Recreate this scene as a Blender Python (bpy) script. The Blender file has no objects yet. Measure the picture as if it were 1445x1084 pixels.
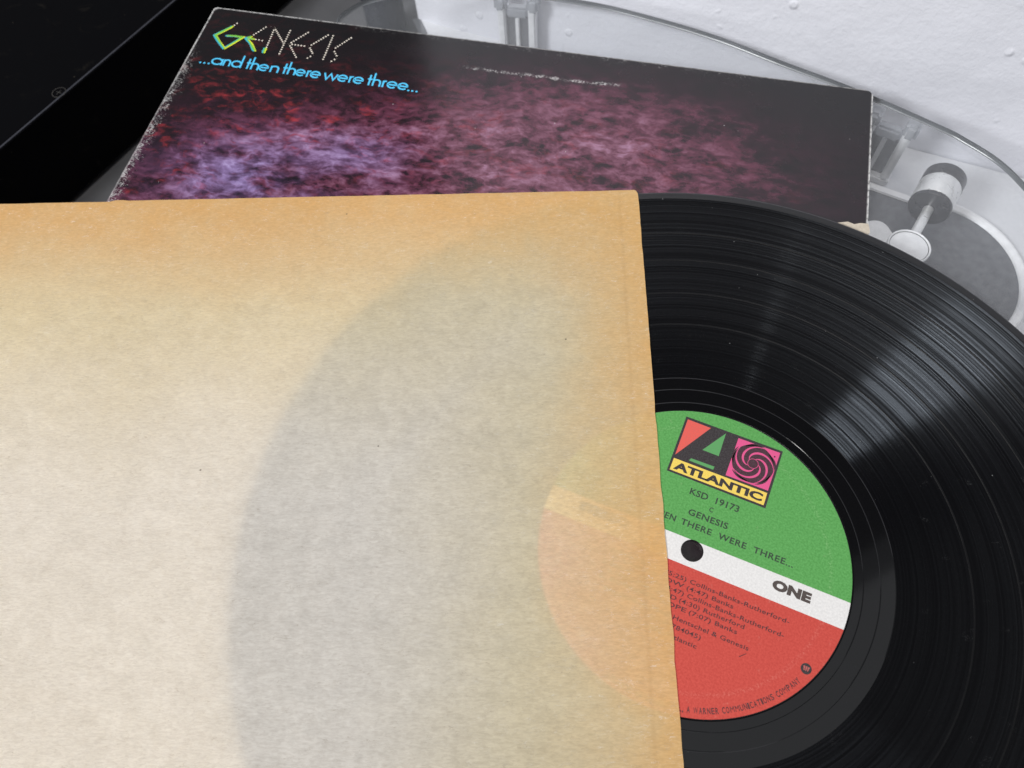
import bpy, bmesh, math, random
from mathutils import Vector, Matrix, noise as mnoise
random.seed(7)
S = 0.001                                    # everything below is written in millimetres
R = math.radians
sc = bpy.context.scene
COL = sc.collection

# ------------------------------------------------------------------ camera
cam_d = bpy.data.cameras.new('camera'); cam = bpy.data.objects.new('camera', cam_d); COL.objects.link(cam)
cam_d.sensor_width = 36.0; cam_d.lens = 1044.87 / 1445 * 36.0
cam_d.clip_start = 0.005; cam_d.clip_end = 50
cam.matrix_world = Matrix.Translation(Vector((-52.41, -56.32, 241.26)) * S) @ Matrix.Rotation(0.474, 4, 'X') @ Matrix.Rotation(-0.1066, 4, 'Z')
cam_d.dof.use_dof = True; cam_d.dof.focus_distance = 0.262; cam_d.dof.aperture_fstop = 17
sc.camera = cam
# ------------------------------------------------------------------ world and lamps (indoors: soft room light)
W = bpy.data.worlds.new('World'); sc.world = W; W.use_nodes = True
W.node_tree.nodes['Background'].inputs[0].default_value = (0.93, 0.96, 1.0, 1)
W.node_tree.nodes['Background'].inputs[1].default_value = 0.17
def area(name, loc, target, sx, sy, watts, color):
    d = bpy.data.lights.new(name, 'AREA'); d.shape = 'RECTANGLE'; d.size = sx; d.size_y = sy; d.energy = watts; d.color = color
    o = bpy.data.objects.new(name, d); COL.objects.link(o); o.location = loc
    o.rotation_euler = (Vector(target) - Vector(loc)).to_track_quat('-Z', 'Y').to_euler()
    return o
area('ceiling_lamp', (-0.15, -0.02, 1.5), (-0.15, -0.02, 0), 0.42, 0.30, 9.5, (1.0, 0.975, 0.95))
area('window_light', (-1.20, -0.52, 1.05), (0.0, 0.05, 0.0), 0.40, 0.40, 33.0, (0.965, 0.98, 1.0))
area('desk_lamp', (-0.50, -1.10, 1.1), (0.05, 0.1, 0), 0.05, 0.05, 0.7, (1.0, 0.98, 0.95))
wl = area('added_overhead_panel', (0.55, -0.47, 0.90), (0.55, -0.47, 0.0), 0.90, 1.20, 1.35, (0.95, 0.97, 1.0))  # added lamp panel facing down, stands in for the lit ceiling the record mirrors
wl.rotation_euler = (0, 0, R(22))
sc.view_settings.view_transform = 'Standard'; sc.view_settings.look = 'None'
sc.view_settings.exposure = 0.0; sc.view_settings.gamma = 1.0
sc.render.engine = 'CYCLES'
sc.cycles.max_bounces = 14; sc.cycles.transparent_max_bounces = 24; sc.cycles.transmission_bounces = 8; sc.cycles.diffuse_bounces = 7
sc.cycles.use_denoising = True
sc.cycles.caustics_reflective = True

# ------------------------------------------------------------------ helpers
def tag(o, label=None, cat=None, group=None, kind=None):
    if label: o['label'] = label
    if cat: o['category'] = cat
    if group: o['group'] = group
    if kind: o['kind'] = kind
    return o
def empty(name, loc=(0, 0, 0), rz=0):
    o = bpy.data.objects.new(name, None); COL.objects.link(o); o.location = Vector(loc) * S; o.rotation_euler = (0, 0, rz)
    o.empty_display_size = 0.01
    return o
def link(name, bm, mats, parent=None, smooth=False, loc=None, rz=None, scale=True, sharp=None):
    me = bpy.data.meshes.new(name)
    if scale: bmesh.ops.scale(bm, vec=(S, S, S), verts=bm.verts)
    bm.to_mesh(me); bm.free()
    for m in (mats if isinstance(mats, (list, tuple)) else [mats]): me.materials.append(m)
    if smooth:
        for f in me.polygons: f.use_smooth = True
        if sharp: me.set_sharp_from_angle(angle=R(sharp))
    o = bpy.data.objects.new(name, me); COL.objects.link(o)
    if parent: o.parent = parent
    if loc is not None: o.location = Vector(loc) * S
    if rz is not None: o.rotation_euler = (0, 0, rz)
    return o
def poly(bm, pts, z=0.0, mi=0):
    vs = [bm.verts.new((x, y, z)) for x, y in pts]
    f = bm.faces.new(vs); f.material_index = mi
    if f.normal.z < 0 or sum((pts[i][0]-pts[i-1][0])*(pts[i][1]+pts[i-1][1]) for i in range(len(pts))) > 0: f.normal_flip()
    return f
def prism(bm, pts, z0, z1, mi=0, mi_side=None):
    if mi_side is None: mi_side = mi
    if sum((pts[i][0]-pts[i-1][0])*(pts[i][1]+pts[i-1][1]) for i in range(len(pts))) > 0: pts = pts[::-1]
    b = [bm.verts.new((x, y, z0)) for x, y in pts]; t = [bm.verts.new((x, y, z1)) for x, y in pts]
    f = bm.faces.new(t); f.material_index = mi
    f = bm.faces.new(b[::-1]); f.material_index = mi
    n = len(pts)
    for i in range(n):
        f = bm.faces.new((b[i], b[(i+1) % n], t[(i+1) % n], t[i])); f.material_index = mi_side
def ribbon(bm, pts, w, z=0.0, mi=0, wfun=None, caps=False):
    n = len(pts); L = []; Rr = []
    for i, (x, y) in enumerate(pts):
        a = pts[max(i-1, 0)]; b = pts[min(i+1, n-1)]
        if 0 < i < n-1:
            d1 = Vector((x-a[0], y-a[1])).normalized(); d2 = Vector((b[0]-x, b[1]-y)).normalized()
            d = (d1+d2).normalized(); k = 1/max(0.5, d.dot(d1))
        else:
            d = Vector((b[0]-a[0], b[1]-a[1])).normalized(); k = 1
        hw = (wfun(i/(n-1)) if wfun else w)/2*k
        L.append(bm.verts.new((x-d.y*hw, y+d.x*hw, z))); Rr.append(bm.verts.new((x+d.y*hw, y-d.x*hw, z)))
    for i in range(n-1):
        f = bm.faces.new((Rr[i], Rr[i+1], L[i+1], L[i])); f.material_index = mi
def disc_pts(cx, cy, r, n=48, a0=0, a1=2*math.pi):
    return [(cx+r*math.cos(a0+(a1-a0)*i/n), cy+r*math.sin(a0+(a1-a0)*i/n)) for i in range(n)]
def arc(cx, cy, r, d0, d1, n=14, ry=None):
    ry = r if ry is None else ry
    return [(cx+r*math.cos(R(d0+(d1-d0)*i/n)), cy+ry*math.sin(R(d0+(d1-d0)*i/n))) for i in range(n+1)]
def lathe(bm, prof, seg=96, mi=0, axis='Z', cap=False):
    rings = []
    for r, z in prof:
        rings.append([bm.verts.new((r*math.cos(2*math.pi*k/seg), r*math.sin(2*math.pi*k/seg), z)) for k in range(seg)])
    for a, b in zip(rings, rings[1:]):
        for k in range(seg):
            f = bm.faces.new((a[k], a[(k+1) % seg], b[(k+1) % seg], b[k])); f.material_index = mi
    if cap:
        bm.faces.new(rings[0][::-1]).material_index = mi; bm.faces.new(rings[-1]).material_index = mi
def rounded(pts, radii, n=8):
    out = []; m = len(pts)
    for i in range(m):
        p = Vector(pts[i]); a = Vector(pts[i-1]); b = Vector(pts[(i+1) % m]); r = radii[i] if isinstance(radii, (list, tuple)) else radii
        if r <= 0: out.append(tuple(p)); continue
        da = (a-p).normalized(); db = (b-p).normalized()
        p0 = p+da*r; p1 = p+db*r
        for k in range(n+1):
            t = k/n; q = p0*(1-t)**2+p*2*t*(1-t)+p1*t*t; out.append((q.x, q.y))
    return out
def text_bm(bm, s, x, y, cap=None, width=None, bold=0.0, shear=0.0, z=0.0, mi=0, spacing=1.0, align='L', xf=None, flip=False):
    """flat lettering from the built-in font: cap height and total width in mm"""
    c = bpy.data.curves.new('lettering', 'FONT'); c.body = s; c.size = 1.0; c.offset = bold; c.space_character = spacing
    c.resolution_u = 3
    o = bpy.data.objects.new('lettering', c); COL.objects.link(o)
    dg = bpy.context.evaluated_depsgraph_get(); me = bpy.data.meshes.new_from_object(o.evaluated_get(dg))
    vs = [v.co.copy() for v in me.vertices]
    if vs:
        x0 = min(v.x for v in vs); x1 = max(v.x for v in vs)
        k = (cap/0.73) if cap else 1.0
        kx = width/(x1-x0) if width else k
        ox = {'L': x0, 'C': (x0+x1)/2, 'R': x1}[align]
        nv = []
        for v in vs:
            px = (v.x-ox)*kx+v.y*k*shear; py = v.y*k
            if xf: q = xf(px, py)
            else: q = (x+px, y+py)
            nv.append(bm.verts.new((q[0], q[1], z)))
        for p in me.polygons:
            try:
                f = bm.faces.new([nv[i] for i in p.vertices]); f.material_index = mi
                f.normal_update()
                if f.normal.z < 0: f.normal_flip()
            except ValueError: pass
    bpy.data.objects.remove(o); bpy.data.curves.remove(c); bpy.data.meshes.remove(me)

# ------------------------------------------------------------------ node helper
class NT:
    def __init__(s, name):
        s.m = bpy.data.materials.new(name); s.m.use_nodes = True; s.t = s.m.node_tree; s.t.nodes.clear()
        s.out = s.t.nodes.new('ShaderNodeOutputMaterial')
        s.oc = s.t.nodes.new('ShaderNodeTexCoord').outputs['Object']
    def n(s, typ, props=None, **ins):
        nd = s.t.nodes.new(typ)
        for k, v in (props or {}).items(): setattr(nd, k, v)
        for k, v in ins.items():
            key = int(k[1:]) if k[0] == '_' and k[1:].isdigit() else k.replace('__', ' ')
            sock = nd.inputs[key]
            if isinstance(v, bpy.types.NodeSocket): s.t.links.new(v, sock)
            elif isinstance(v, bpy.types.Node): s.t.links.new(v.outputs[0], sock)
            else:
                if sock.type == 'RGBA' and isinstance(v, (tuple, list)) and len(v) == 3: v = (*v, 1)
                sock.default_value = v
        return nd
    def math(s, op, a, b=0.0, c=0.0, clamp=False):
        return s.n('ShaderNodeMath', {'operation': op, 'use_clamp': clamp}, _0=a, _1=b, _2=c).outputs[0]
    def noise(s, scale, detail=4, rough=0.5, vec=None, dist=0.0, out='Fac', dims='3D'):
        nd = s.n('ShaderNodeTexNoise', {'noise_dimensions': dims}, Scale=scale, Detail=detail, Roughness=rough, Distortion=dist)
        if dims != '1D': s.t.links.new(vec or s.oc, nd.inputs['Vector'])
        else: s.t.links.new(vec, nd.inputs['W'])
        return nd.outputs[out]
    def map(s, vec=None, loc=(0, 0, 0), rot=(0, 0, 0), scale=(1, 1, 1)):
        return s.n('ShaderNodeMapping', None, Vector=vec or s.oc, Location=loc, Rotation=rot, Scale=scale).outputs[0]
    def ramp(s, fac, stops, interp='LINEAR'):
        nd = s.n('ShaderNodeValToRGB', None, Fac=fac); cr = nd.color_ramp; cr.interpolation = interp
        while len(cr.elements) < len(stops): cr.elements.new(0.5)
        for e, (p, c) in zip(cr.elements, stops):
            e.position = p; e.color = (c, c, c, 1) if isinstance(c, (int, float)) else (*c, 1)
        return nd.outputs[0]
    def mr(s, v, a, b, c=0.0, d=1.0, smooth=True):
        nd = s.n('ShaderNodeMapRange', {'interpolation_type': 'SMOOTHSTEP' if smooth else 'LINEAR'}, Value=v)
        for i, x in zip((1, 2, 3, 4), (a, b, c, d)):
            if isinstance(x, bpy.types.NodeSocket): s.t.links.new(x, nd.inputs[i])
            else: nd.inputs[i].default_value = x
        return nd.outputs[0]
    def mix(s, f, a, b, mode='MIX'):
        nd = s.t.nodes.new('ShaderNodeMix'); nd.data_type = 'RGBA'; nd.blend_type = mode
        for sock, v in ((nd.inputs[0], f), (nd.inputs[6], a), (nd.inputs[7], b)):
            if isinstance(v, bpy.types.NodeSocket): s.t.links.new(v, sock)
            elif sock == nd.inputs[0]: sock.default_value = v
            else: sock.default_value = (v, v, v, 1) if isinstance(v, (int, float)) else (*v, 1)
        return nd.outputs[2]
    def xyz(s, vec=None):
        nd = s.n('ShaderNodeSeparateXYZ', None, Vector=vec or s.oc); return nd.outputs
    def bump(s, h, strength=0.3, dist=0.0005, normal=None):
        nd = s.n('ShaderNodeBump', None, Height=h, Strength=strength, Distance=dist)
        if normal: s.t.links.new(normal, nd.inputs['Normal'])
        return nd.outputs[0]
    def pbr(s, color, rough=0.5, spec=0.5, normal=None, **kw):
        nd = s.n('ShaderNodeBsdfPrincipled', None, Base__Color=color, Roughness=rough)
        if isinstance(spec, bpy.types.NodeSocket): s.t.links.new(spec, nd.inputs['Specular IOR Level'])
        else: nd.inputs['Specular IOR Level'].default_value = spec
        if normal: s.t.links.new(normal, nd.inputs['Normal'])
        for k, v in kw.items():
            sk = nd.inputs[k.replace('__', ' ')]
            if isinstance(v, bpy.types.NodeSocket): s.t.links.new(v, sk)
            else: sk.default_value = v
        return nd
    def done(s, sh):
        s.t.links.new(sh.outputs[0] if isinstance(sh, bpy.types.Node) else sh, s.out.inputs[0]); return s.m
    def gauss(s, X, Y, cx, cy, sx, sy):
        a = s.math('DIVIDE', s.math('SUBTRACT', X, cx), sx); b = s.math('DIVIDE', s.math('SUBTRACT', Y, cy), sy)
        q = s.math('ADD', s.math('MULTIPLY', a, a), s.math('MULTIPLY', b, b))
        return s.math('EXPONENT', s.math('MULTIPLY', q, -1.0))
def simple(name, color, rough=0.5, spec=0.5, var=0.12, scale=300, bump=0.15, **kw):
    N = NT(name); nz = N.noise(scale, 5, 0.6)
    c = N.mix(N.mr(nz, 0.3, 0.7), tuple(x*(1-var) for x in color), tuple(min(1, x*(1+var)) for x in color))
    return N.done(N.pbr(c, N.mr(nz, 0.2, 0.8, rough*0.85, min(1, rough*1.15)), spec, N.bump(nz, bump, 0.0002), **kw))

ANI = 0.0
# ------------------------------------------------------------------ materials
def m_wall():
    N = NT('painted_plaster')
    big = N.noise(9, 3, 0.5); fine = N.noise(520, 4, 0.6, dist=0.4); mid = N.noise(210, 3, 0.5)
    v = N.n('ShaderNodeTexVoronoi', None, Vector=N.oc, Scale=95.0, Randomness=1.0)
    blob = N.mr(v.outputs['Distance'], 0.10, 0.26, 1.0, 0.0)
    on = N.mr(N.noise(31, 2), 0.54, 0.62)
    blob = N.math('MULTIPLY', blob, on)
    h = N.math('ADD', N.math('ADD', N.math('MULTIPLY', fine, 0.35), N.math('MULTIPLY', mid, 0.7)), N.math('MULTIPLY', blob, 1.1))
    c = N.mix(big, (0.635, 0.638, 0.685), (0.71, 0.712, 0.757))
    return N.done(N.pbr(c, 0.55, 0.4, N.bump(h, 0.5, 0.0009)))
def m_table():
    N = NT('dark_grey_tabletop'); nz = N.noise(60, 5, 0.6)
    return N.done(N.pbr(N.mix(nz, (0.07, 0.07, 0.075), (0.11, 0.11, 0.115)), 0.5, 0.4, N.bump(N.noise(900, 3), 0.1, 0.0002)))
def m_clear():
    N = NT('clear_acrylic')
    ge = N.n('ShaderNodeNewGeometry')
    cs = N.math('ABSOLUTE', N.n('ShaderNodeVectorMath', {'operation': 'DOT_PRODUCT'}, _0=ge.outputs['Incoming'], _1=ge.outputs['Normal']).outputs['Value'])
    fr = N.math('ADD', 0.04, N.math('MULTIPLY', 0.96, N.math('POWER', N.math('SUBTRACT', 1.0, cs), 5.0)))
    tr = N.n('ShaderNodeBsdfTransparent', None, Color=(0.985, 0.988, 0.99))
    gl = N.n('ShaderNodeBsdfGlossy', None, Color=(1, 1, 1), Roughness=0.04)
    di = N.n('ShaderNodeBsdfDiffuse', None, Color=(0.72, 0.74, 0.78))
    a = N.n('ShaderNodeMixShader', None, Fac=fr, _1=tr.outputs[0], _2=gl.outputs[0])
    # dust, haze and hairline scratches on the acrylic
    sp = N.n('ShaderNodeTexVoronoi', None, Vector=N.oc, Scale=420.0, Randomness=1.0)
    dust = N.math('MULTIPLY', N.mr(sp.outputs['Distance'], 0.04, 0.12, 1.0, 0.0), N.mr(N.noise(160, 2), 0.60, 0.68))
    sc1 = N.noise(40, 2, 0.5, vec=N.map(rot=(0, 0, 0.7), scale=(1, 26, 1)))
    scr = N.math('MULTIPLY', N.mr(N.math('ABSOLUTE', N.math('SUBTRACT', sc1, 0.5)), 0.0, 0.006, 1.0, 0.0), N.mr(N.noise(25, 2), 0.55, 0.62))
    f = N.math('ADD', 0.035, N.math('ADD', N.math('MULTIPLY', dust, 0.35), N.math('MULTIPLY', scr, 0.12)), clamp=True)
    b = N.n('ShaderNodeMixShader', None, Fac=f, _1=a.outputs[0], _2=di.outputs[0])
    return N.done(b)
def m_clear_edge():
    N = NT('acrylic_edge')
    return N.done(N.pbr(N.mix(N.noise(60, 3), (0.05, 0.055, 0.06), (0.16, 0.17, 0.18)), 0.22, 0.5))
def m_cardboard():
    N = NT('worn_cardboard'); nz = N.noise(700, 5, 0.7)
    return N.done(N.pbr(N.mix(nz, (0.30, 0.25, 0.19), (0.62, 0.56, 0.47)), 0.9, 0.2, N.bump(nz, 0.6, 0.0004)))
def m_sleeve():
    N = NT('aged_paper')
    X, Y, Z = N.xyz()                         # x = distance left of the opening, y = distance down from the top edge (metres)
    # toned edges, broad and uneven
    w = N.noise(14, 4, 0.55); w2 = N.noise(38, 4, 0.6)
    wob = N.math('ADD', N.math('MULTIPLY', N.math('SUBTRACT', w, 0.5), 0.040), N.math('MULTIPLY', N.math('SUBTRACT', w2, 0.5), 0.014))
    et = N.mr(N.math('ADD', Y, wob), -0.004, 0.066, 1.0, 0.0)
    er = N.mr(N.math('ADD', X, wob), -0.006, 0.048, 1.0, 0.0)
    edge = N.math('SUBTRACT', 1.0, N.math('MULTIPLY', N.math('SUBTRACT', 1.0, et), N.math('SUBTRACT', 1.0, er)))
    edge = N.math('MULTIPLY', edge, N.mr(N.noise(60, 5, 0.7), 0.3, 0.6, 0.82, 1.0))
    yel = N.math('MAXIMUM', N.mr(N.math('ADD', Y, wob), 0.02, 0.145, 1.0, 0.0), N.mr(N.math('ADD', X, wob), 0.01, 0.11, 1.0, 0.0))
    base = N.mix(yel, (0.935, 0.893, 0.828), (0.88, 0.775, 0.52))
    base = N.mix(N.math('MULTIPLY', edge, 0.95), base, (0.74, 0.46, 0.185))
    # narrow darker line close to the opening where the paper was folded and handled
    fold = N.mr(N.math('ABSOLUTE', N.math('SUBTRACT', X, 0.0078)), 0.0, 0.0012, 1.0, 0.0)
    base = N.mix(N.math('MULTIPLY', fold, 0.15), base, (0.55, 0.33, 0.14))
    # fibres
    fib = N.noise(1700, 4, 0.65, vec=N.map(rot=(0, 0, 0.12), scale=(0.28, 1, 1)), dist=0.8)
    fib2 = N.noise(600, 4, 0.6, vec=N.map(rot=(0, 0, -0.5), scale=(0.6, 1, 1)), dist=1.2)
    base = N.mix(N.mr(fib, 0.30, 0.70), N.mix(1.0, base, (0.86, 0.845, 0.83), 'MULTIPLY'), base)
    for rz_, am_, col_ in ((0.2, 0.45, (1.0, 0.97, 0.92)), (-0.7, 0.30, (1.0, 0.97, 0.90)), (0.9, 0.35, (0.45, 0.36, 0.25))):
        hairs = N.noise(520, 2, 0.5, vec=N.map(loc=(rz_, 0, 0), rot=(0, 0, rz_), scale=(0.20, 1, 1)), dist=2.0)
        hm = N.math('MULTIPLY', N.mr(N.math('ABSOLUTE', N.math('SUBTRACT', hairs, 0.5)), 0.0, 0.012, am_, 0.0), N.mr(N.noise(240, 2, vec=N.map(loc=(rz_, 3, 0))), 0.48, 0.60))
        base = N.mix(hm, base, col_)
    base = N.mix(N.mr(fib2, 0.55, 0.75, 0.0, 0.5), base, N.mix(1.0, base, (0.94, 0.93, 0.93), 'MULTIPLY'))
    cl = N.noise(26, 6, 0.7)
    base = N.mix(N.mr(cl, 0.35, 0.7, 0.0, 0.22), base, N.mix(1.0, base, (0.93, 0.925, 0.92), 'MULTIPLY'))
    sp = N.n('ShaderNodeTexVoronoi', None, Vector=N.oc, Scale=85.0, Randomness=1.0)
    fleck = N.math('MULTIPLY', N.mr(sp.outputs['Distance'], 0.022, 0.040, 1.0, 0.0), N.mr(N.noise(57, 1), 0.50, 0.56))
    base = N.mix(N.math('MULTIPLY', fleck, 0.7), base, (0.18, 0.14, 0.10))
    ripple = N.math('ADD', N.noise(15, 3, 0.5, vec=N.map(rot=(0, 0, 0.35), scale=(0.45, 1.4, 1))), N.math('MULTIPLY', N.noise(60, 3, 0.5, vec=N.map(rot=(0, 0, 0.15), scale=(0.25, 1.2, 1))), 0.18))
    bn = N.bump(N.math('ADD', N.math('MULTIPLY', fib, 0.5), N.math('MULTIPLY', fib2, 0.5)), 0.45, 0.00018)
    bn = N.bump(ripple, 0.9, 0.0045, bn)
    di = N.n('ShaderNodeBsdfDiffuse', None, Color=base, Roughness=0.5, Normal=bn)
    tl = N.n('ShaderNodeBsdfTranslucent', None, Color=N.mix(1.0, base, (1.0, 0.95, 0.82), 'MULTIPLY'))
    thick = N.mr(N.noise(110, 8, 0.9), 0.3, 0.7, 0.465, 0.565)
    thick = N.mr(edge, 0, 1, thick, 0.33, smooth=False)
    mx = N.n('ShaderNodeMixShader', None, Fac=thick, _1=di.outputs[0], _2=tl.outputs[0])
    return N.done(mx)
def m_print():
    """cover picture: magenta and lavender cloud on near black, worn white at the edges"""
    N = NT('cover_print')
    X, Y, Z = N.xyz()                         # object space: x right along the top edge, y = -down
    V = N.math('MULTIPLY', Y, -1.0)
    warp = N.n('ShaderNodeVectorMath', {'operation': 'SCALE'}, _0=N.noise(28, 5, 0.55, out='Color')); warp.inputs['Scale'].default_value = 0.012
    wv = N.n('ShaderNodeVectorMath', {'operation': 'ADD'}, _0=N.oc, _1=warp.outputs[0]).outputs[0]
    st = N.map(wv, rot=(0, 0, -0.18), scale=(0.55, 1.0, 1.0))
    n1 = N.noise(230, 6, 0.60, vec=st, dist=0.35); n2 = N.noise(70, 6, 0.62, vec=st); n3 = N.noise(260, 6, 0.62, vec=N.map(wv, loc=(3, 1, 0), rot=(0, 0, -0.3), scale=(0.5, 1, 1)), dist=0.6)
    g = N.gauss(X, V, 0.078, 0.108, 0.062, 0.034)
    for cx, cy, sx, sy, am in ((0.115, 0.080, 0.055, 0.026, 0.75), (0.17, 0.085, 0.07, 0.040, 0.80), (0.235, 0.066, 0.062, 0.026, 0.75), (0.20, 0.035, 0.07, 0.022, 0.55), (0.03, 0.095, 0.05, 0.05, 0.12), (0.150, 0.160, 0.16, 0.05, 0.8)):
        g = N.math('ADD', g, N.math('MULTIPLY', N.gauss(X, V, cx, cy, sx, sy), am))
    blue = N.math('ADD', N.gauss(X, V, 0.062, 0.104, 0.042, 0.024), N.math('MULTIPLY', N.gauss(X, V, 0.108, 0.080, 0.024, 0.012), 0.6))
    ridge = N.math('SUBTRACT', 1.0, N.math('MULTIPLY', N.math('ABSOLUTE', N.math('SUBTRACT', n1, 0.5)), 5.0), clamp=True)
    rn = N.noise(125, 5, 0.58, vec=st, dist=0.25)
    rdg = N.math('POWER', N.math('SUBTRACT', 1.0, N.math('MULTIPLY', N.math('ABSOLUTE', N.math('SUBTRACT', rn, 0.5)), 6.5), clamp=True), 1.6)
    cloud = N.math('ADD', N.math('ADD', N.math('MULTIPLY', N.mr(n1, 0.34, 0.72), 0.52), N.math('MULTIPLY', N.mr(n2, 0.36, 0.64), 0.38)), N.math('MULTIPLY', rdg, 0.36))
    lum = N.math('MULTIPLY', N.math('MINIMUM', g, 1.05), N.math('MULTIPLY', cloud, 0.80), clamp=True)
    c = N.ramp(lum, [(0.0, (0.003, 0.002, 0.003)), (0.16, (0.016, 0.004, 0.009)), (0.40, (0.085, 0.020, 0.040)), (0.66, (0.165, 0.062, 0.100)), (1.0, (0.30, 0.155, 0.24))])
    lav = N.ramp(lum, [(0.0, (0.006, 0.004, 0.012)), (0.35, (0.075, 0.042, 0.10)), (0.7, (0.20, 0.135, 0.29)), (1.0, (0.32, 0.25, 0.46))])
    c = N.mix(N.math('MULTIPLY', blue, N.mr(n2, 0.30, 0.55), clamp=True), c, lav)
    # red filaments, strongest on the left and lower edge of the cloud
    redm = N.math('ADD', N.gauss(X, V, 0.028, 0.085, 0.050, 0.050), N.math('ADD', N.math('MULTIPLY', N.gauss(X, V, 0.16, 0.07, 0.09, 0.035), 0.55), N.math('MULTIPLY', N.gauss(X, V, 0.09, 0.062, 0.05, 0.02), 0.7)))
    rf = N.math('MULTIPLY', N.mr(n3, 0.46, 0.80), redm, clamp=True)
    rf = N.math('MULTIPLY', rf, N.mr(N.noise(48, 4, 0.6), 0.38, 0.62))
    c = N.mix(N.math('MULTIPLY', rf, 0.75), c, (0.38, 0.032, 0.038))
    # ring wear and edge scuffs: bare board showing through as fine white flecks
    fl = N.noise(2300, 4, 0.7, vec=N.map(rot=(0, 0, 0.35), scale=(0.35, 1, 1))); fl2 = N.noise(2600, 3, 0.7)
    ex = N.math('SUBTRACT', X, N.math('MULTIPLY', V, 0.051))          # distance from the (slightly skewed) left edge
    bandL = N.mr(ex, 0.0005, 0.0130, 1.0, 0.0); bandL = N.math('MULTIPLY', bandL, N.mr(V, 0.015, 0.045, 0.35, 1.0))
    bandT = N.math('MULTIPLY', N.mr(V, 0.0, 0.012, 0.68, 0.0), N.math('MULTIPLY', N.mr(X, 0.05, 0.09), N.mr(X, 0.27, 0.33, 1.0, 0.25)))
    line = N.math('ABSOLUTE', N.math('SUBTRACT', V, N.math('ADD', 0.0185, N.math('MULTIPLY', N.math('SUBTRACT', N.noise(22, 2), 0.5), 0.004))))
    bandR = N.math('MULTIPLY', N.mr(line, 0.0002, 0.0030, 1.0, 0.0), N.math('MULTIPLY', N.mr(X, 0.12, 0.15), N.mr(X, 0.205, 0.235, 1.0, 0.0)))
    wear = N.math('MAXIMUM', bandL, N.math('MAXIMUM', bandT, bandR))
    wear = N.math('MULTIPLY', wear, N.mr(N.noise(260, 5, 0.75), 0.35, 0.62, 0.55, 1.12))
    th = N.math('SUBTRACT', 0.78, N.math('MULTIPLY', wear, 0.33))
    worn = N.math('MULTIPLY', N.mr(fl, th, N.math('ADD', th, 0.13)), 0.62)
    dots = N.mr(N.n('ShaderNodeTexVoronoi', None, Vector=N.oc, Scale=230.0, Randomness=1.0).outputs['Distance'], 0.035, 0.06, 1.0, 0.0)
    dots = N.math('MULTIPLY', dots, N.mr(N.noise(75, 2), 0.62, 0.66))
    rim = N.math('MAXIMUM', N.math('MULTIPLY', N.mr(ex, 0.0004, 0.0011, 1.0, 0.0), N.mr(V, 0.030, 0.060, 1.0, 0.35)), N.math('MAXIMUM', N.math('MULTIPLY', N.mr(V, 0.0003, 0.0009, 1.0, 0.0), N.mr(X, 0.04, 0.10, 1.0, 0.45)), N.mr(X, 0.3238, 0.3246)))
    cor = N.math('MULTIPLY', N.math('SUBTRACT', 1.0, N.math('MULTIPLY', N.math('ADD', ex, V), 250.0), clamp=True), 1.5, clamp=True)
    rim = N.math('MULTIPLY', N.math('MAXIMUM', rim, cor), N.mr(N.noise(500, 3, 0.7), 0.35, 0.55, 0.3, 1.0))
    worn = N.math('MAXIMUM', worn, N.math('MULTIPLY', rim, 0.85))
    worn = N.math('MAXIMUM', worn, N.math('MULTIPLY', dots, 0.8))
    c = N.mix(worn, c, (0.62, 0.61, 0.60))
    ro = N.mr(N.noise(60, 4), 0.3, 0.7, 0.20, 0.29); ro = N.mix(worn, ro, 0.9)
    bn = N.bump(N.math('ADD', N.math('MULTIPLY', N.noise(60, 3), 1.0), N.math('MULTIPLY', fl2, 0.10)), 0.22, 0.0005)
    return N.done(N.pbr(c, ro, 0.60, bn))
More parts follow.
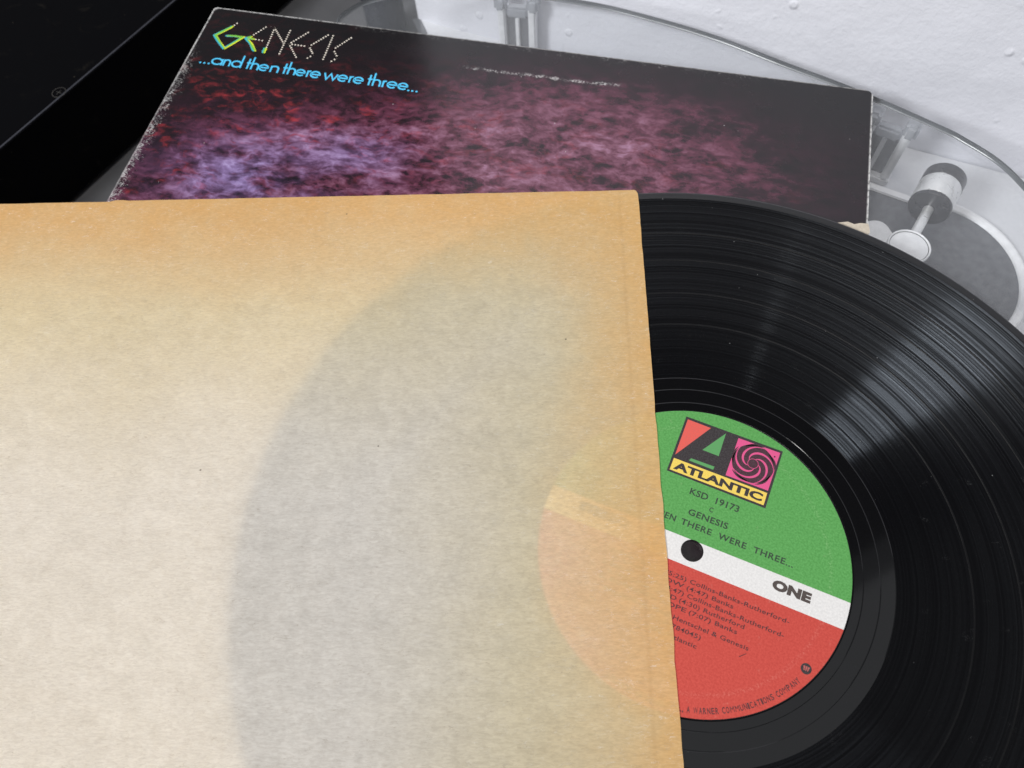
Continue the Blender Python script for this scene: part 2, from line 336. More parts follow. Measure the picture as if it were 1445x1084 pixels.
def m_vinyl():
    N = NT('grooved_vinyl')
    X, Y, Z = N.xyz()
    r = N.math('MULTIPLY', N.math('SQRT', N.math('ADD', N.math('MULTIPLY', X, X), N.math('MULTIPLY', Y, Y))), 1000.0)   # mm
    a = N.noise(0.30, 3, 0.6, vec=r, dims='1D'); b = N.noise(1.3, 4, 0.65, vec=r, dims='1D'); fine = N.noise(5.0, 3, 0.7, vec=r, dims='1D')
    band = N.math('ADD', N.math('MULTIPLY', a, 0.55), N.math('ADD', N.math('MULTIPLY', b, 0.35), N.math('MULTIPLY', fine, 0.15)))
    rough = N.mr(band, 0.42, 0.62, 0.20, 0.15)
    spec = N.mr(band, 0.40, 0.66, 0.14, 0.20)
    grain = N.noise(2600, 2, 0.7)
    spec = N.math('MULTIPLY', spec, N.mr(grain, 0.3, 0.7, 0.75, 1.25, smooth=False))
    h = N.math('ADD', N.math('MULTIPLY', fine, 0.6), N.math('MULTIPLY', grain, 0.4))
    bn = N.bump(h, 0.012, 0.0001)
    tg = N.n('ShaderNodeTangent', {'direction_type': 'RADIAL', 'axis': 'Z'})
    v = N.n('ShaderNodeTexVoronoi', None, Vector=N.oc, Scale=170.0, Randomness=1.0)
    dust = N.math('MULTIPLY', N.mr(v.outputs['Distance'], 0.020, 0.034, 1.0, 0.0), N.mr(N.noise(60, 2), 0.47, 0.53))
    sc1 = N.noise(150, 2, 0.6, vec=N.map(rot=(0, 0, 0.9), scale=(1, 8, 1)), dist=1.5)
    hair = N.math('MULTIPLY', N.mr(N.math('ABSOLUTE', N.math('SUBTRACT', sc1, 0.5)), 0.0, 0.004, 1.0, 0.0), N.mr(N.noise(110, 2), 0.66, 0.70))
    dust = N.math('ADD', N.math('MULTIPLY', dust, 0.8), N.math('MULTIPLY', hair, 0.25), clamp=True)
    c = N.mix(dust, (0.0025, 0.0025, 0.003), (0.30, 0.30, 0.30))
    p = N.pbr(c, rough, spec, bn, Anisotropic=0.93, Anisotropic__Rotation=0.25, Tangent=tg.outputs[0])
    # the two sloping walls of the groove: facets leaning towards and away from the spindle
    rad = N.n('ShaderNodeVectorMath', {'operation': 'NORMALIZE'}, _0=N.n('ShaderNodeCombineXYZ', None, X=X, Y=Y, Z=0.0).outputs[0]).outputs[0]
    def wall(k, r0, sp, an):
        lean = N.math('MULTIPLY', N.mr(a, 0.3, 0.7, 0.93, 1.07, smooth=False), k)
        sv = N.n('ShaderNodeVectorMath', {'operation': 'SCALE'}, _0=rad); N.t.links.new(lean, sv.inputs['Scale'])
        nv = N.n('ShaderNodeVectorMath', {'operation': 'NORMALIZE'}, _0=N.n('ShaderNodeVectorMath', {'operation': 'ADD'}, _0=sv.outputs[0], _1=(0, 0, 1)).outputs[0]).outputs[0]
        return N.pbr(c, r0, sp, nv, Specular__Tint=(0.80, 0.89, 1.0, 1), Anisotropic=an, Anisotropic__Rotation=0.25, Tangent=tg.outputs[0])
    wspec = N.math('MULTIPLY', N.mr(b, 0.38, 0.52, 0.16, 0.62), N.mr(a, 0.40, 0.50, 0.35, 1.0))
    wspec = N.math('ADD', wspec, N.math('MULTIPLY', N.mr(b, 0.60, 0.68), 0.75))
    wspec = N.math('MULTIPLY', wspec, N.mr(grain, 0.3, 0.7, 0.75, 1.2, smooth=False))
    wspec = N.math('MULTIPLY', wspec, N.mr(r, 62.0, 118.0, 0.30, 0.95))
    wi = wall(-0.72, 0.20, wspec, 1.0); wo = wall(0.5, 0.30, N.math('MULTIPLY', wspec, 0.06), 0.9)
    m1 = N.n('ShaderNodeMixShader', None, Fac=0.45, _1=p.outputs[0], _2=wi.outputs[0])
    m2 = N.n('ShaderNodeMixShader', None, Fac=0.25, _1=m1.outputs[0], _2=wo.outputs[0])
    return N.done(m2)
def m_smooth_vinyl():
    N = NT('smooth_vinyl')
    v = N.n('ShaderNodeTexVoronoi', None, Vector=N.oc, Scale=150.0, Randomness=1.0)
    dust = N.math('MULTIPLY', N.mr(v.outputs['Distance'], 0.015, 0.03, 1.0, 0.0), N.mr(N.noise(70, 2), 0.5, 0.56))
    return N.done(N.pbr(N.mix(N.math('MULTIPLY', dust, 0.6), (0.004, 0.004, 0.0045), (0.3, 0.3, 0.3)), 0.07, 0.5, N.bump(N.noise(400, 2), 0.02, 0.0001)))
def m_labelpaper():
    N = NT('printed_label_paper')
    X, Y, Z = N.xyz()                         # y across the white band
    nz = N.noise(1500, 4, 0.7); sp = N.noise(420, 5, 0.7)
    green = N.mix(N.mr(nz, 0.3, 0.7), (0.060, 0.225, 0.050), (0.102, 0.315, 0.088))
    red = N.mix(N.mr(nz, 0.3, 0.7), (0.39, 0.044, 0.033), (0.48, 0.066, 0.049))
    white = N.mix(N.mr(nz, 0.3, 0.7), (0.54, 0.525, 0.515), (0.64, 0.625, 0.61))
    c = N.mix(N.math('GREATER_THAN', Y, -0.00545), red, white)
    c = N.mix(N.math('GREATER_THAN', Y, 0.00335), c, green)
    # rubbed patches
    rub = N.math('MULTIPLY', N.mr(sp, 0.60, 0.78), N.mr(N.noise(55, 3), 0.45, 0.65))
    c = N.mix(N.math('MULTIPLY', rub, 0.25), c, (0.75, 0.6, 0.5))
    v = N.n('ShaderNodeTexVoronoi', None, Vector=N.oc, Scale=300.0, Randomness=1.0)
    dots = N.math('MULTIPLY', N.mr(v.outputs['Distance'], 0.03, 0.06, 1.0, 0.0), N.mr(N.noise(140, 2), 0.58, 0.62))
    c = N.mix(N.math('MULTIPLY', dots, 0.6), c, (0.08, 0.06, 0.06))
    # scuff ring
    r = N.math('SQRT', N.math('ADD', N.math('MULTIPLY', X, X), N.math('MULTIPLY', Y, Y)))
    ring = N.mr(N.math('ABSOLUTE', N.math('SUBTRACT', r, 0.0435)), 0.0, 0.0012, 0.12, 0.0)
    c = N.mix(N.math('MULTIPLY', ring, N.mr(nz, 0.45, 0.75)), c, (0.7, 0.62, 0.5))
    return N.done(N.pbr(c, 0.6, 0.2, N.bump(nz, 0.35, 0.0002)))
def m_ink(name, color, rough=0.6, spec=0.25):
    N = NT(name); nz = N.noise(2200, 4, 0.7)
    c = N.mix(N.mr(nz, 0.35, 0.75), color, tuple(x*0.7+0.04 for x in color))
    return N.done(N.pbr(c, rough, spec, N.bump(nz, 0.2, 0.0001)))
def m_black_gloss():
    N = NT('dusty_black_lacquer')
    v = N.n('ShaderNodeTexVoronoi', None, Vector=N.oc, Scale=70.0, Randomness=1.0)
    d = N.math('MULTIPLY', N.mr(v.outputs['Distance'], 0.01, 0.05, 1.0, 0.0), N.mr(N.noise(30, 3), 0.55, 0.65))
    sm = N.mr(N.noise(55, 6, 0.7, dist=1.0), 0.58, 0.75)
    fd = N.n('ShaderNodeTexVoronoi', None, Vector=N.oc, Scale=190.0, Randomness=1.0)
    d2 = N.math('MULTIPLY', N.mr(fd.outputs['Distance'], 0.02, 0.07, 1.0, 0.0), N.mr(N.noise(40, 3), 0.5, 0.6))
    f = N.math('ADD', N.math('ADD', N.math('MULTIPLY', d, 0.40), N.math('MULTIPLY', d2, 0.35)), N.math('MULTIPLY', sm, 0.07), clamp=True)
    return N.done(N.pbr(N.mix(f, (0.0022, 0.0022, 0.0028), (0.14, 0.12, 0.09)), 0.4, 0.03))

M = dict(wall=m_wall(), table=m_table(), clear=m_clear(), edge=m_clear_edge(), board=m_cardboard(), sleeve=m_sleeve(), cover=m_print(),
         vinyl=m_vinyl(), vinyl2=m_smooth_vinyl(), label=m_labelpaper(),
         ink=m_ink('black_ink', (0.022, 0.016, 0.018)), ink_thin=m_ink('thin_black_ink', (0.055, 0.040, 0.035)), gink=m_ink('green_area_ink', (0.018, 0.040, 0.020)),
         rink=m_ink('red_area_ink', (0.07, 0.012, 0.014)),
         lred=m_ink('logo_red', (0.62, 0.085, 0.065)), lpink=m_ink('logo_pink', (0.62, 0.070, 0.21)), lyel=m_ink('logo_yellow', (0.72, 0.52, 0.085)),
         lgreen=m_ink('logo_green', (0.08, 0.28, 0.085)), maroon=m_ink('logo_maroon', (0.045, 0.012, 0.022)), dotw=m_ink('dot_cream', (0.80, 0.72, 0.62)),
         cyan=m_ink('title_cyan', (0.07, 0.50, 0.80)), pg=m_ink('brush_green', (0.16, 0.48, 0.05)), py=m_ink('brush_yellow', (0.72, 0.74, 0.03)), pb=m_ink('brush_blue', (0.03, 0.38, 0.50)),
         plinth=simple('silver_grey_plinth', (0.55, 0.555, 0.575), 0.4, 0.4, 0.04, 500, 0.05), light_pl=simple('light_grey_plastic', (0.74, 0.74, 0.75), 0.35, 0.5, 0.06, 300, 0.05),
         dark=simple('dark_grey_plastic', (0.075, 0.077, 0.083), 0.35, 0.4), mat=simple('dark_textured_mat', (0.085, 0.088, 0.095), 0.5, 0.4, 0.25, 250, 0.3),
         black=simple('black_rubber', (0.015, 0.015, 0.017), 0.3, 0.5), metal=simple('brushed_metal', (0.78, 0.78, 0.77), 0.30, 0.5, 0.05, 300, 0.05, Metallic=0.7),
         lacquer=m_black_gloss())

# ------------------------------------------------------------------ setting: table and wall
TZ = -80.0
bm = bmesh.new(); poly(bm, [(-900, -700), (900, -700), (900, 900), (-900, 900)], TZ)
tag(link('tabletop', bm, M['table']), kind='structure')
# wall runs behind the turntable, slightly turned
wdir = Vector((-0.87, 0.493)).normalized(); wn = Vector((-wdir.y, wdir.x))     # wn points back, away from the camera
if wn.y < 0: wn = -wn
w0 = Vector((188, 189))
bm = bmesh.new(); NU, NVv = 150, 120; grid = []
for j in range(NVv+1):
    row = []
    for i in range(NU+1):
        t = -420+733*i/NU; h = TZ+(372)*j/NVv
        p = w0+wdir*t
        d = 1.6*mnoise.noise(Vector((t, h, 0))*0.012)+0.35*mnoise.noise(Vector((t, h, 5))*0.06)
        q = p-wn*d
        row.append(bm.verts.new((q.x, q.y, h)))
    grid.append(row)
for j in range(NVv):
    for i in range(NU):
        bm.faces.new((grid[j][i], grid[j][i+1], grid[j+1][i+1], grid[j+1][i]))
tag(link('wall', bm, M['wall'], smooth=True), kind='structure')

# unseen dark panel, added over the far side to make the record mirror black
bm = bmesh.new()
sd = Vector((math.cos(R(25.5)), math.sin(R(25.5)))); sn = Vector((-sd.y, sd.x))
a0 = Vector((346, 131))-sd*235
P4 = [a0, a0+sd*900, a0+sd*900+sn*600, a0+sn*600]
prism(bm, [tuple(p) for p in P4], 690, 712)
tag(link('unseen_dark_panel', bm, M['black']), 'unseen black panel added above the turntable to darken the reflection in the record', 'reflection blocker')

# ------------------------------------------------------------------ black case at the left
rt = empty('black_case', (-289, 261, TZ)); tag(rt, 'dusty black lacquered case standing left of the album cover', 'equipment case')
d = Vector((117.7, 156.1)).normalized(); nrm = Vector((-d.y, d.x))       # along its right side; nrm to the left
def cpt(a, b): q = d*a+nrm*b; return (q.x, q.y)
bm = bmesh.new()
prism(bm, rounded([cpt(-330, 0), cpt(420, 0), cpt(420, 300), cpt(-330, 300)], 6, 5), 3, 51.5)
bmesh.ops.bevel(bm, geom=[e for e in bm.edges if abs(e.verts[0].co.z-51.5) < 1e-3 and abs(e.verts[1].co.z-51.5) < 1e-3], offset=1.3, segments=3, affect='EDGES')
link('case_body', bm, M['lacquer'], rt)
bm = bmesh.new()
ribbon(bm, [cpt(-330, 1.5), cpt(420, 1.5)], 1.1, 51.75)
link('edge_trim', bm, simple('dull_grey_trim', (0.035, 0.036, 0.045), 0.3, 0.5), rt)
bm = bmesh.new(); prism(bm, [cpt(-320, 4), cpt(410, 4), cpt(410, 296), cpt(-320, 296)], 0, 3)
link('base', bm, M['black'], rt)
# small round embossed mark on its top
bm = bmesh.new()
for rr in (3.6,): ribbon(bm, disc_pts(0, 0, rr, 32)+[(rr, 0)], 0.35, 0)
ribbon(bm, [(-1.4, -1.2), (1.3, 1.3)], 0.3, 0); ribbon(bm, [(-1.3, 1.2), (1.2, -1.4)], 0.3, 0.02)
o = link('embossed_mark', bm, m_ink('dull_grey_print', (0.030, 0.028, 0.025)), rt); o.location = Vector((12.5, 24.0, 51.8))*S; o.rotation_euler = (0, 0, R(15))

# added dark cylinder standing in for a dark area behind the lid's corner
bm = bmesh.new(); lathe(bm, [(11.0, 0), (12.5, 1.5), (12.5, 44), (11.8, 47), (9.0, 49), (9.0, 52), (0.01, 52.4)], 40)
dk = link('dark_stand_in', bm, simple('dark_navy_plastic', (0.012, 0.014, 0.022), 0.3, 0.5), None, smooth=True, sharp=35, loc=(-107, 368, TZ))
tag(dk, 'added dark rounded form standing in for a dark area seen through the back left corner of the clear lid', 'stand-in')

# ------------------------------------------------------------------ turntable with its clear lid
tt = empty('turntable', (60, 60, TZ)); tag(tt, 'silver grey turntable with clear rounded lid under the album cover and record', 'turntable')
TT = Vector((60, 60, TZ))
def tl(pts): return [(x-60, y-60) for x, y in pts]
def Zt(z): return z-TZ
def smooth_curve(pts, n=5):
    out = []; m = len(pts)
    for i in range(m):
        p0, p1, p2, p3 = [Vector(pts[(i+k-1) % m]) for k in range(4)]
        for k in range(n):
            t = k/n
            q = 0.5*((2*p1)+(-p0+p2)*t+(2*p0-5*p1+4*p2-p3)*t*t+(-p0+3*p1-3*p2+p3)*t*t*t); out.append((q.x, q.y))
    return out
lid_outline = smooth_curve([(-128, 180), (-127, 240), (-122.6, 285.1), (-117, 296), (-105.1, 303.2), (-84, 306), (-45, 301.5), (4.5, 283.7), (36, 266.5), (64.7, 247.3), (90.4, 225.8), (119.1, 202.4),
                            (148.2, 174.9), (155.4, 166.7), (164.3, 153.8), (169.5, 140.0), (174, 118), (178, 85), (180, 30), (178, -60), (170, -150), (150, -185), (100, -200), (0, -205), (-90, -200), (-120, -180), (-128, -130), (-130, 0), (-130, 100)], 6)
lid_outline = tl(lid_outline)
pl = smooth_curve([(-84, 200), (-84, 300), (-83.5, 335), (-91, 362), (-112, 378)], 4)
# plinth: reaches to the wall behind
pb = [(-84, -150), (-60, -190), (120, -190), (150, -180), (200, -120), (226, 0), (226, 120), (226, 164)]
q1 = w0-wdir*44-wn*0.5; q2 = w0+wdir*311-wn*0.5
pb += [(q1.x, q1.y), (q2.x, q2.y), (-84, 343), (-80, 329), (-77.5, 310), (-77, 270)]
bm = bmesh.new(); prism(bm, tl(pb), 6, Zt(-50))
link('plinth', bm, M['plinth'], tt)
# dark rubber band round the plinth's rounded left corner
bm = bmesh.new()
ribbon(bm, tl([(-79.5, 150), (-79.5, 270), (-80, 310), (-82.2, 329.1), (-86, 343)]), 4.5, Zt(-49.6))
link('dark_trim', bm, M['dark'], tt)
# feet
for fx, fy in ((-60, -150), (140, -150), (150, 120), (-60, 290)):
    bm = bmesh.new(); lathe(bm, [(14, 0), (15, 3), (15, 7)], 24, cap=True)
    o = link('foot', bm, M['black'], tt); o.location = Vector((fx-60, fy-60, 0))*S
# lid: 3 mm sheet with polished edge and thin side wall
lid = None
bm = bmesh.new()
n = len(lid_outline)
cen = Vector((sum(p[0] for p in lid_outline)/n, sum(p[1] for p in lid_outline)/n))
def inset(pts, dd):
    out = []
    m = len(pts)
    for i in range(m):
        a = Vector(pts[i-1]); b = Vector(pts[(i+1) % m]); t = (b-a).normalized(); nn = Vector((-t.y, t.x))
        if nn.dot(cen-Vector(pts[i])) < 0: nn = -nn
        q = Vector(pts[i])+nn*dd; out.append((q.x, q.y))
    return out
poly(bm, inset(lid_outline, 0.7), Zt(-6.0)); poly(bm, inset(lid_outline, 0.7), Zt(-8.8))
lid = link('dust_cover', bm, M['clear'], tt)
bm = bmesh.new()
rings = [(0.7, -6.0), (0.25, -6.15), (0.0, -6.6), (0.0, -8.3), (0.7, -8.8)]
vr = [[bm.verts.new((x, y, Zt(z))) for x, y in inset(lid_outline, dd)] for dd, z in rings]
for a, b in zip(vr, vr[1:]):
    for k in range(n): bm.faces.new((a[k], a[(k+1) % n], b[(k+1) % n], b[k]))
link('polished_edge', bm, M['edge'], lid, smooth=True)
bm = bmesh.new()
o1 = inset(lid_outline, 1.2)
va = [bm.verts.new((x, y, Zt(-9.0))) for x, y in o1]; vb = [bm.verts.new((x, y, Zt(-47.5))) for x, y in o1]
for k in range(n): bm.faces.new((va[k], va[(k+1) % n], vb[(k+1) % n], vb[k]))
link('side_wall', bm, M['clear'], lid, smooth=True)

def box(bm, x0, x1, y0, y1, z0, z1, bev=0.6, mi=0):
    r = bmesh.ops.create_cube(bm, size=1, matrix=Matrix.Translation(((x0+x1)/2, (y0+y1)/2, (z0+z1)/2)) @ Matrix.Diagonal((x1-x0, y1-y0, z1-z0, 1)))
    es = list({e for v in r['verts'] for e in v.link_edges})
    if bev: bmesh.ops.bevel(bm, geom=es, offset=bev, segments=2, affect='EDGES')
frost = (lambda N: N.done(N.n('ShaderNodeMixShader', None, Fac=0.62, _1=N.n('ShaderNodeBsdfTransparent', None, Color=(0.92, 0.94, 0.96)).outputs[0],
         _2=N.pbr((0.34, 0.35, 0.37), 0.18, 0.6).outputs[0])))(NT('milky_plastic'))
def hinge(x, y, rz):
    parts = []
    bm = bmesh.new(); box(bm, -11, 11, -2.5, 4.5, Zt(-50), Zt(-46)); o = link('hinge', bm, M['light_pl'], tt); o.location = Vector((x-60, y-60, 0))*S; o.rotation_euler = (0, 0, rz); h = o
    for s in (-1, 1):
        bm = bmesh.new(); box(bm, s*8.3-2.0, s*8.3+2.0, -2.5, 4.2, Zt(-46), Zt(-15), 0.8); link('hinge_post', bm, M['light_pl'], h)
        bm = bmesh.new(); box(bm, s*8.8-3.2, s*8.8+3.2, -3.6, 6.0, Zt(-20), Zt(-11.5), 1.6); link('hinge_knuckle', bm, frost, h)
    bm = bmesh.new(); box(bm, -6, 6, -2.0, 3.5, Zt(-24), Zt(-18), 1.2); link('crossbar', bm, frost, h)
    bm = bmesh.new(); box(bm, -6.2, 6.2, 0.8, 2.2, Zt(-46), Zt(-24.5), 0.2); link('spring_plate', bm, M['dark'], h)
    bm = bmesh.new(); box(bm, -1.1, 1.1, -1.2, 0.6, Zt(-46), Zt(-24.5), 0.4); link('divider', bm, M['light_pl'], h)
hinge(-28.5, 300.5, R(-17)); hinge(134.5, 188.5, R(-37))

# tonearm base, pivot and counterweight under the lid
bm = bmesh.new(); lathe(bm, [(0.01, 0.0), (40.5, 0.0)], 72); bmesh.ops.reverse_faces(bm, faces=bm.faces)
bmc = Vector((143, 128))
ta = link('tonearm', bm, M['mat'], tt); ta.location = Vector((bmc.x-60, bmc.y-60, Zt(-49.0)))*S
for f in ta.data.polygons: pass
bm = bmesh.new(); rs = []
for k in range(61):
    a = R(-95+170*k/60); rs.append([bm.verts.new((r_*math.cos(a), r_*math.sin(a), z_)) for r_, z_ in [(44.9, -0.9), (44.7, 0.9), (43.8, 1.9), (42.4, 2.0), (41.5, 1.2), (40.8, 1.1), (40.4, 0.1)]])
for a_, b_ in zip(rs, rs[1:]):
    for q in range(6): bm.faces.new((a_[q], b_[q], b_[q+1], a_[q+1]))
link('base_ring', bm, M['light_pl'], ta, smooth=True)
pv = Vector((121.5, 123.0))-bmc
bm = bmesh.new(); lathe(bm, [(8.3, 0), (8.3, 27.6), (8.0, 28.4), (7.5, 28.6), (0.01, 28.6)], 64)
o = link('pivot_housing', bm, M['light_pl'], ta, smooth=True, sharp=30); o.location = Vector((pv.x, pv.y, 0))*S
bm = bmesh.new(); lathe(bm, [(8.35, 27.4), (8.9, 27.8), (8.9, 28.9), (8.5, 29.3), (8.15, 29.0), (8.1, 28.5)], 64); link('pivot_rim', bm, M['light_pl'], o, smooth=True)
bm = bmesh.new(); lathe(bm, [(8.1, 28.62), (7.85, 28.62)], 64); link('pivot_groove', bm, M['black'], o)
bm = bmesh.new(); prism(bm, rounded([(-8.5, -46), (8.5, -46), (8.5, 15), (-8.5, 15)], [2, 2, 7, 7], 8), 2, 17)
o2 = link('arm_block', bm, M['light_pl'], ta); o2.location = Vector((pv.x-4.5, pv.y+9, 0))*S; o2.rotation_euler = (0, 0, R(9))
bm = bmesh.new(); prism(bm, [(-50, -30), (-50, 78), (-9.5, 51.5), (6.0, 41.0), (0, -10)], -0.8, 0.15)
link('base_mat', bm, M['mat'], ta)
bm = bmesh.new(); ribbon(bm, [(-34, 69.5), (8.0, 40.6)], 3.4, 1.2); ribbon(bm, [(-34.8, 68.0), (7.2, 39.0)], 0.8, 0.6)
link('base_ledge', bm, M['light_pl'], ta)
def along(name, prof_mats, p0, p1, parent):
    ax = (Vector(p1)-Vector(p0)); q = ax.to_track_quat('Z', 'Y')
    first = None
    for nm, prof, mt in prof_mats:
        bm = bmesh.new(); lathe(bm, prof, 48, cap=True)
        o = link(nm, bm, mt, parent, smooth=True, sharp=30)
        o.location = Vector(p0)*S; o.rotation_mode = 'QUATERNION'; o.rotation_quaternion = q
P0 = (pv.x+2, pv.y+2.5, 25.0); P1 = (138.9-bmc.x, 144.1-bmc.y, 25.0)
L0 = (Vector(P1)-Vector(P0)).length
along('counterweight', [('shaft', [(2.15, 0), (2.15, L0+1)], M['metal']),
                        ('weight_dial', [(7.6, L0), (8.7, L0+0.3), (9.0, L0+0.9), (9.0, L0+2.4), (8.7, L0+2.7)], M['black']),
                        ('counterweight', [(8.8, L0+2.7), (8.9, L0+2.9), (8.9, L0+14.0)], M['metal']),
                        ('weight_cap', [(8.7, L0+14.0), (9.0, L0+14.3), (9.0, L0+20.5), (8.2, L0+21.5)], M['black'])], P0, P1, ta)
# arm tube running forward
along('arm', [('arm_tube', [(4.2, 4), (4.2, 190)], M['metal'])], (pv.x, pv.y, 17), (pv.x-20, pv.y-60, 16), ta)
bm = bmesh.new(); lathe(bm, [(4, 0), (4, 4), (105, 4), (105, 12), (102, 12.5), (4, 12.5)], 72)
o = link('platter', bm, M['dark'], tt); o.location = Vector((20-60, 0-60, Zt(-49.5)))*S

# ------------------------------------------------------------------ album cover
cz = -2.2
A = (-183.83, 303.60); ca = R(-19.325)
cv = empty('album_cover', (A[0], A[1], cz), ca)
tag(cv, 'worn dark album cover with cloudy magenta picture and cyan title, under the paper sleeve', 'album cover')
sk = 0.051
H = 315
def cout(g=0.0, gb=0.0):
    base = rounded([(g, -g), (324.8-g, -g), (325.3-g, -H), (sk*H+g, -H)], [2.0, 4.2, 3, 3], 6)
    out = []
    for i in range(len(base)):                       # slightly ragged worn outline
        a = Vector(base[i]); b = Vector(base[(i+1) % len(base)]); L = (b-a).length; k = max(1, int(L/2.5))
        for j in range(k):
            q = a.lerp(b, j/k); w = 0.16*mnoise.noise(Vector((q.x*0.35, q.y*0.35, g)))
            out.append((q.x+w, q.y+w))
    return out
bm = bmesh.new(); po = cout(0.12); prism(bm, po, -0.75, 0.0, 0, 1)
link('front_board', bm, [M['cover'], M['board']], cv)
bm = bmesh.new(); prism(bm, [(x*0.9985+0.5, y) for x, y in cout(0.0)], -3.1, -2.3, 0, 1)
link('back_board', bm, [M['cover'], M['board']], cv)
bm = bmesh.new(); prism(bm, cout(1.2), -2.28, -0.77, 0, 0)
link('inner_pocket', bm, M['board'], cv)
# bare torn cardboard at the right edge near the record
bm = bmesh.new()
tp = [(313, -78.6), (315, -78.0), (317, -77.3), (319.5, -78.1), (322, -77.0), (325.0, -76.8), (325.6, -80.0), (324.4, -83.5), (322, -81.6), (320, -84.5), (317, -80.9), (315, -80.6), (312, -79.9)]
poly(bm, tp, 0.06); poly(bm, [(x*1.0+0.4*math.sin(x*3), y-1.4+0.5*math.sin(x*5)) for x, y in tp[1:-1]], 0.14)
o = link('torn_edge', bm, M['board'], cv); tag(o, 'bare torn cardboard at the right edge')
# band name drawn in dots, first letter and a half over-painted
def dots(bm, pts, r=0.43, step=1.5):
    for (x0, y0), (x1, y1) in zip(pts, pts[1:]):
        L = math.hypot(x1-x0, y1-y0); k = max(1, round(L/step))
        for i in range(k+1):
            t = i/k; poly(bm, disc_pts(x0+(x1-x0)*t, -(y0+(y1-y0)*t), r*(0.95+0.1*random.random()), 10), 0.05)
bm = bmesh.new()
for st in ([(16.9, 9.8), (16.1, 11.3)], [(32.7, 9.8), (28.8, 16.3)], [(31.2, 19.3), (34.8, 19.5)], [(38.8, 23.6), (37.5, 9.7)], [(37.5, 9.7), (46.2, 19.4)], [(46.0, 10.0), (47.0, 26.9)],
           [(55.5, 9.7), (49.9, 18.2)], [(49.2, 19.4), (56.1, 27.6)], [(49.2, 19.4), (57.3, 19.4)],
           [(66.2, 9.7), (59.7, 19.2), (64.0, 24.5), (61.9, 27.2)], [(68.9, 9.8), (69.9, 26.6)], [(78.3, 9.5), (72.4, 19.1), (76.6, 24.3), (74.4, 27.2)]):
    dots(bm, st)
link('dotted_lettering', bm, M['dotw'], cv)
def brush(pts, z, mt, w, dx=0, dy=0, nm='brush_stroke'):
    bm = bmesh.new(); sm = []
    for (x0, y0), (x1, y1) in zip(pts, pts[1:]):
        for i in range(5): sm.append((x0+(x1-x0)*i/5+dx, -(y0+(y1-y0)*i/5+dy)))
    sm.append((pts[-1][0]+dx, -(pts[-1][1]+dy)))
    ribbon(bm, sm, w, z, wfun=lambda t: w*(0.80+0.28*math.sin(t*9+dx*3)+0.0)*(1 if 0.02 < t < 0.98 else 0.5))
    for i, (x, y) in enumerate(pts):
        if i in (0, len(pts)-1): poly(bm, disc_pts(x+dx, -(y+dy), w*0.38, 12), z+0.002)
    o = link(nm, bm, mt, cv); return o
G = [(15.3, 12.3), (12.3, 16.2), (9.4, 20.0), (13.6, 24.2), (17.9, 28.2), (20.9, 23.6), (23.7, 18.9), (19.7, 18.8), (15.6, 19.3)]
E1 = [(27.9, 17.8), (26.2, 19.2), (30.0, 22.8), (33.8, 27.1)]
E1b = [(26.6, 19.0), (29.9, 19.3)]
Nn = [(38.9, 27.5), (38.5, 24.6)]
for L_, z in ((G, 0.05), (E1, 0.09), (E1b, 0.13), (Nn, 0.17)):
    brush(L_, z, M['pb'], 1.35, -0.42, 0.15); brush(L_, z+0.01, M['py'], 1.25, 0.48, 0.05); brush(L_, z+0.02, M['pg'], 1.05, 0.02, 0.0)
# title in slanted rounded lettering, built from strokes (x-height 1)
def glyph(ch):
    o = 0.5
    if ch == '.': return [[(0.10, 0.0), (0.10, 0.19)]], 0.30
    if ch == 'a': return [arc(0.48, o, 0.44, 0, 360, 26), [(0.92, 0.94), (0.92, 0.0)]], 1.08
    if ch == 'n': return [[(0.10, 0.0), (0.10, 0.94)], arc(0.46, 0.56, 0.36, 180, 0, 14)+[(0.82, 0.0)]], 0.97
    if ch == 'd': return [arc(0.48, o, 0.44, 0, 360, 26), [(0.92, 1.86), (0.92, 0.0)]], 1.12
    if ch == 't': return [[(0.22, 1.52), (0.22, 0.0)], [(0.0, 0.90), (0.50, 0.90)]], 0.50
    if ch == 'h': return [[(0.10, 0.0), (0.10, 1.86)], arc(0.46, 0.56, 0.36, 180, 0, 14)+[(0.82, 0.0)]], 0.97
    if ch == 'e': return [[(0.06, 0.50), (0.90, 0.50)]+arc(0.48, o, 0.43, 4, 318, 24)], 1.02
    if ch == 'r': return [[(0.10, 0.0), (0.10, 0.94)], [(0.10, 0.5)]+arc(0.42, 0.58, 0.32, 170, 75, 8)], 0.55
    if ch == 'w': return [[(0.02, 0.94), (0.30, 0.04), (0.62, 0.92), (0.94, 0.04), (1.24, 0.94)]], 1.30
bm = bmesh.new()
XH = 4.95
base_y = lambda x: -(40.45-0.006*x)
